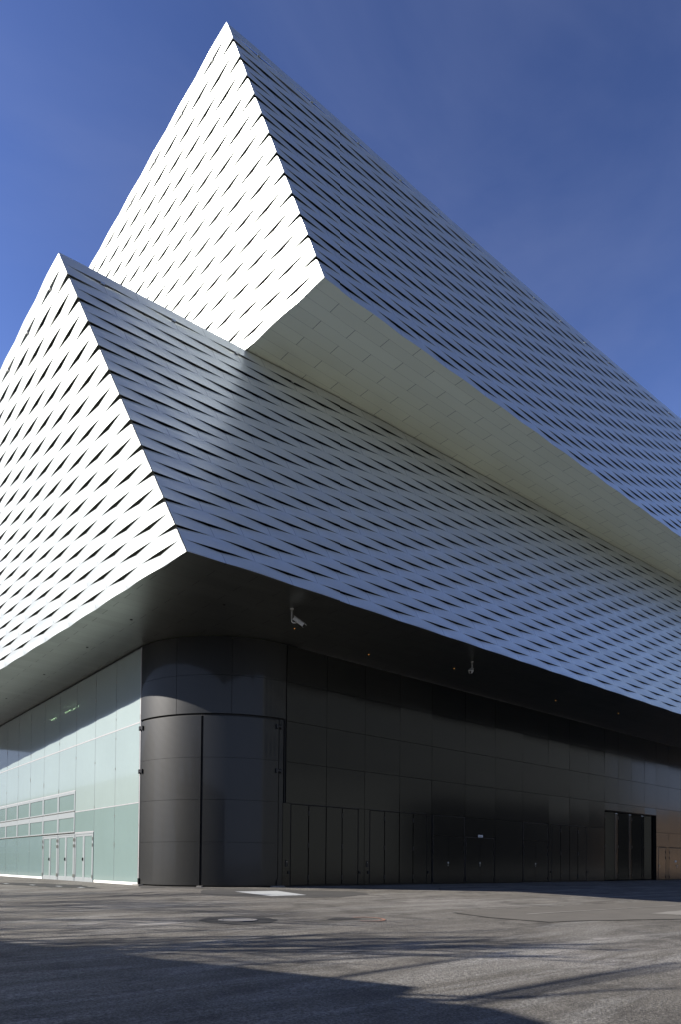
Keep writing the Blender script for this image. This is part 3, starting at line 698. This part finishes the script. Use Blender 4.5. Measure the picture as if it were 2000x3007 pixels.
# ------------------------------------------------------------------ surroundings, outside the frame
def dome_tree(name, loc, h, seed, label, spread=.55, limbs=()):
    rn = random.Random(seed); t = empty(name, loc, label, 'tree', 'bare street trees')
    tr = MB(); tw = MB()
    def grow(p, d, L, r, lev, mb):
        n = 3; pts = [p]; rad = [r]; q = Vector(p); d = Vector(d)
        for i in range(n):
            d = (d+Vector((rn.uniform(-.13, .13), rn.uniform(-.13, .13), rn.uniform(-.02, .12)))).normalized()
            q = q+d*L/n; pts.append(tuple(q)); rad.append(r*(1-.3*(i+1)/n))
        mb.tube(pts, rad, 6 if lev < 2 else 4, cap=False)
        if lev >= (6 if seed % 2 else 5): return
        for i in range(3 if lev in (0, 2, 3) else 2):
            dd = (d+Vector((rn.uniform(-1, 1), rn.uniform(-1, 1), rn.uniform(-.25, .6)))*spread*1.3).normalized()
            st = Vector(pts[-1]) if i < 2 else Vector(pts[-2])
            grow(tuple(st), dd, L*rn.uniform(.66, .86), r*.66, lev+1, tr if lev < 1 else tw)
    grow((0, 0, 0), (0, 0, 1), h*.28, h*.018, 0, tr)
    for a, b, r in limbs:
        a = Vector(a)-Vector(loc); b = Vector(b)-Vector(loc); mpt = (a+b)/2+Vector((.1, .12, .1))
        tr.tube([tuple(a), tuple(mpt), tuple(b)], [r, r*.85, r*.6], 6)
        tr.tube([(0, 0, h*.27), tuple(a*.5+Vector((0, 0, h*.13))), tuple(a)], [h*.012, r*1.1, r], 6)
    tr.build('trunk', M['bark'], t, smooth=True); tw.build('crown', M['twig'], t, smooth=True)
    return t
def lift(G, z):
    L = (z-gz(*G))/sdir.z; return (G[0]+sdir.x*L, G[1]+sdir.y*L, z)
tl = []
for G0, G1, z0, z1, r in (((3.1,12.2),(8.6,10.7),6,9.2,.05), ((3.0,12.0),(8.6,9.1),6.2,9.4,.06), ((4.7,7.9),(9.2,6.4),7,9.5,.05), ((5.2,6.4),(9.2,6.5),7,9.3,.05), ((5.6,4.7),(10.3,4.5),7.5,10.,.07), ((5.3,4.5),(10.,4.3),7.8,10.6,.05), ((6.2,4.4),(8.3,3.6),8.,10,.05)):
    tl.append((lift(G0, z0), lift(G1, z1), r))
spec = [((-6.3, 18.8), 11.5, 1, tl[:2], 'bare tree beside the low pavilion, nearest its corner'), ((-5.4, 14.6), 11, 2, tl[2:], 'bare tree by the pavilion wall closest to the viewer'),
        ((-5.6, 25.5), 12, 3, (), 'bare tree past the end of the pavilion'), ((-7, 33), 11, 4, (), 'bare tree across from the glass doors'), ((-3.4, 21.5), 9, 9, (), 'smaller bare tree set forward on the forecourt edge')]
for (x, y), h, sd_, lm, lab in spec: dome_tree('bare_tree', (x, y, gz(x, y)), h, sd_, lab, limbs=lm)
far = dome_tree('bare_tree', (-14, 84, -.6), 13, 21, 'bare tree far up the street, first of the far row')
labs = ['bare tree far up the street, second of the far row', 'bare tree far up the street, third of the far row', 'bare tree far up the street, fourth of the far row', 'bare tree far up the street, last of the far row']
for i in range(4):
    c_ = far.copy(); C.objects.link(c_); c_.location = (-14-i*2, 94+i*10, -.6); c_.rotation_euler = (0, 0, i*1.3); c_['label'] = labs[i]
    for ch in list(far.children):
        k_ = ch.copy(); C.objects.link(k_); k_.parent = c_
def block(name, loc, w_, d_, h_, label, mat, nx_, nz_, face, z0=-.9, ground_floor=4.0):
    t = empty(name, loc, label, 'building'); 
    MB().box(0, w_, 0, d_, z0, h_).build('wall', mat, t)
    MB().box(-.2, w_+.2, -.2, d_+.2, h_, h_+.5).build('roof', M['roof'], t)
    first = None
    for i in range(nx_):
        for j in range(nz_):
            z = ground_floor+(h_-ground_floor)*(j+.25)/nz_; hh = (h_-ground_floor)*.55/nz_
            ww = (w_ if face == '+y' else d_)*.6/nx_; a = ((w_ if face == '+y' else d_)*(i+.2)/nx_)
            if first is None:
                if face == '+y': f1 = MB().box(0, ww, -.02, .03, 0, hh); f2 = MB().box(-.08, ww+.08, -.02, .12, -.12, -.01)
                else: f1 = MB().box(-.02, .03, 0, ww, 0, hh); f2 = MB().box(-.02, .12, -.08, ww+.08, -.12, -.01)
                wi = f1.build('window', M['win'], t); si = f2.build('sill', M['stone'], wi); first = (wi, si)
            else:
                wi = first[0].copy(); si = first[1].copy(); C.objects.link(wi); C.objects.link(si); wi.parent = t; si.parent = wi
            wi.location = (a, d_, z) if face == '+y' else (w_, a, z)
    s_ = MB()
    if face == '+y': s_.box(.42*w_, w_-.5, d_-.02, d_+.04, .2, ground_floor-.8)
    else: s_.box(w_-.02, w_+.04, .5, d_-.5, .2, ground_floor-.8)
    s_.build('shop_window', M['dwin'], t)
    return t
block('office_block', (22, -44, 0), 130, 14, 29, 'long grey stone office block opposite the dark wall with a tall dark base', M['gstone'], 24, 4, '+y', ground_floor=13)
block('brown_house', (158, -44, 0), 80, 14, 14, 'low brown rendered house at the far end of the street', M['ren'], 16, 3, '+y')
block('town_house', (-40, 62, 0), 14, 280, 16, 'row of pale town houses up the street to the left', M['gstone'], 33, 3, '+x')
# low pavilion left of the viewer; casts the large foreground shadow
PL = 13.0
def bk(x, y): return (x+sdir.x/hypot(sdir.x, sdir.y)*PL, y+sdir.y/hypot(sdir.x, sdir.y)*PL)
ph = PL*math.tan(SUN_EL)-.45
pv = empty('pavilion', (-8, 12, 0), 'low rendered pavilion with a flat roof left of the viewer', 'building')
foot = [bk(.2, 19.0), bk(5.72, 5.45), bk(5.12, 5.2), bk(5.55, 4.3), bk(4.9, 1.0), bk(5.6, -10.0), (-26, -3), (-26, 26)]
fl = [(x+8, y-12) for x, y in foot][::-1]
MB().prism(fl, -1.0, ph-.35).build('wall', M['stone'], pv)
cxp = sum(p[0] for p in fl)/len(fl); cyp = sum(p[1] for p in fl)/len(fl)
MB().prism(fl, ph-.348, ph).build('roof', M['roof'], pv)
a = Vector(foot[0])-Vector((-8, 12)); b = Vector(foot[1])-Vector((-8, 12)); dv = (b-a).normalized(); nv = Vector((-dv.y, dv.x))
if nv.x < 0: nv = -nv
for i in range(5):
    p = a+dv*(1.2+i*2.6); q = p+dv*1.7
    MB().prism([tuple(p-nv*.02), tuple(q-nv*.02), tuple(q+nv*.04), tuple(p+nv*.04)], .4, 3.2).build('window', M['win'], pv)
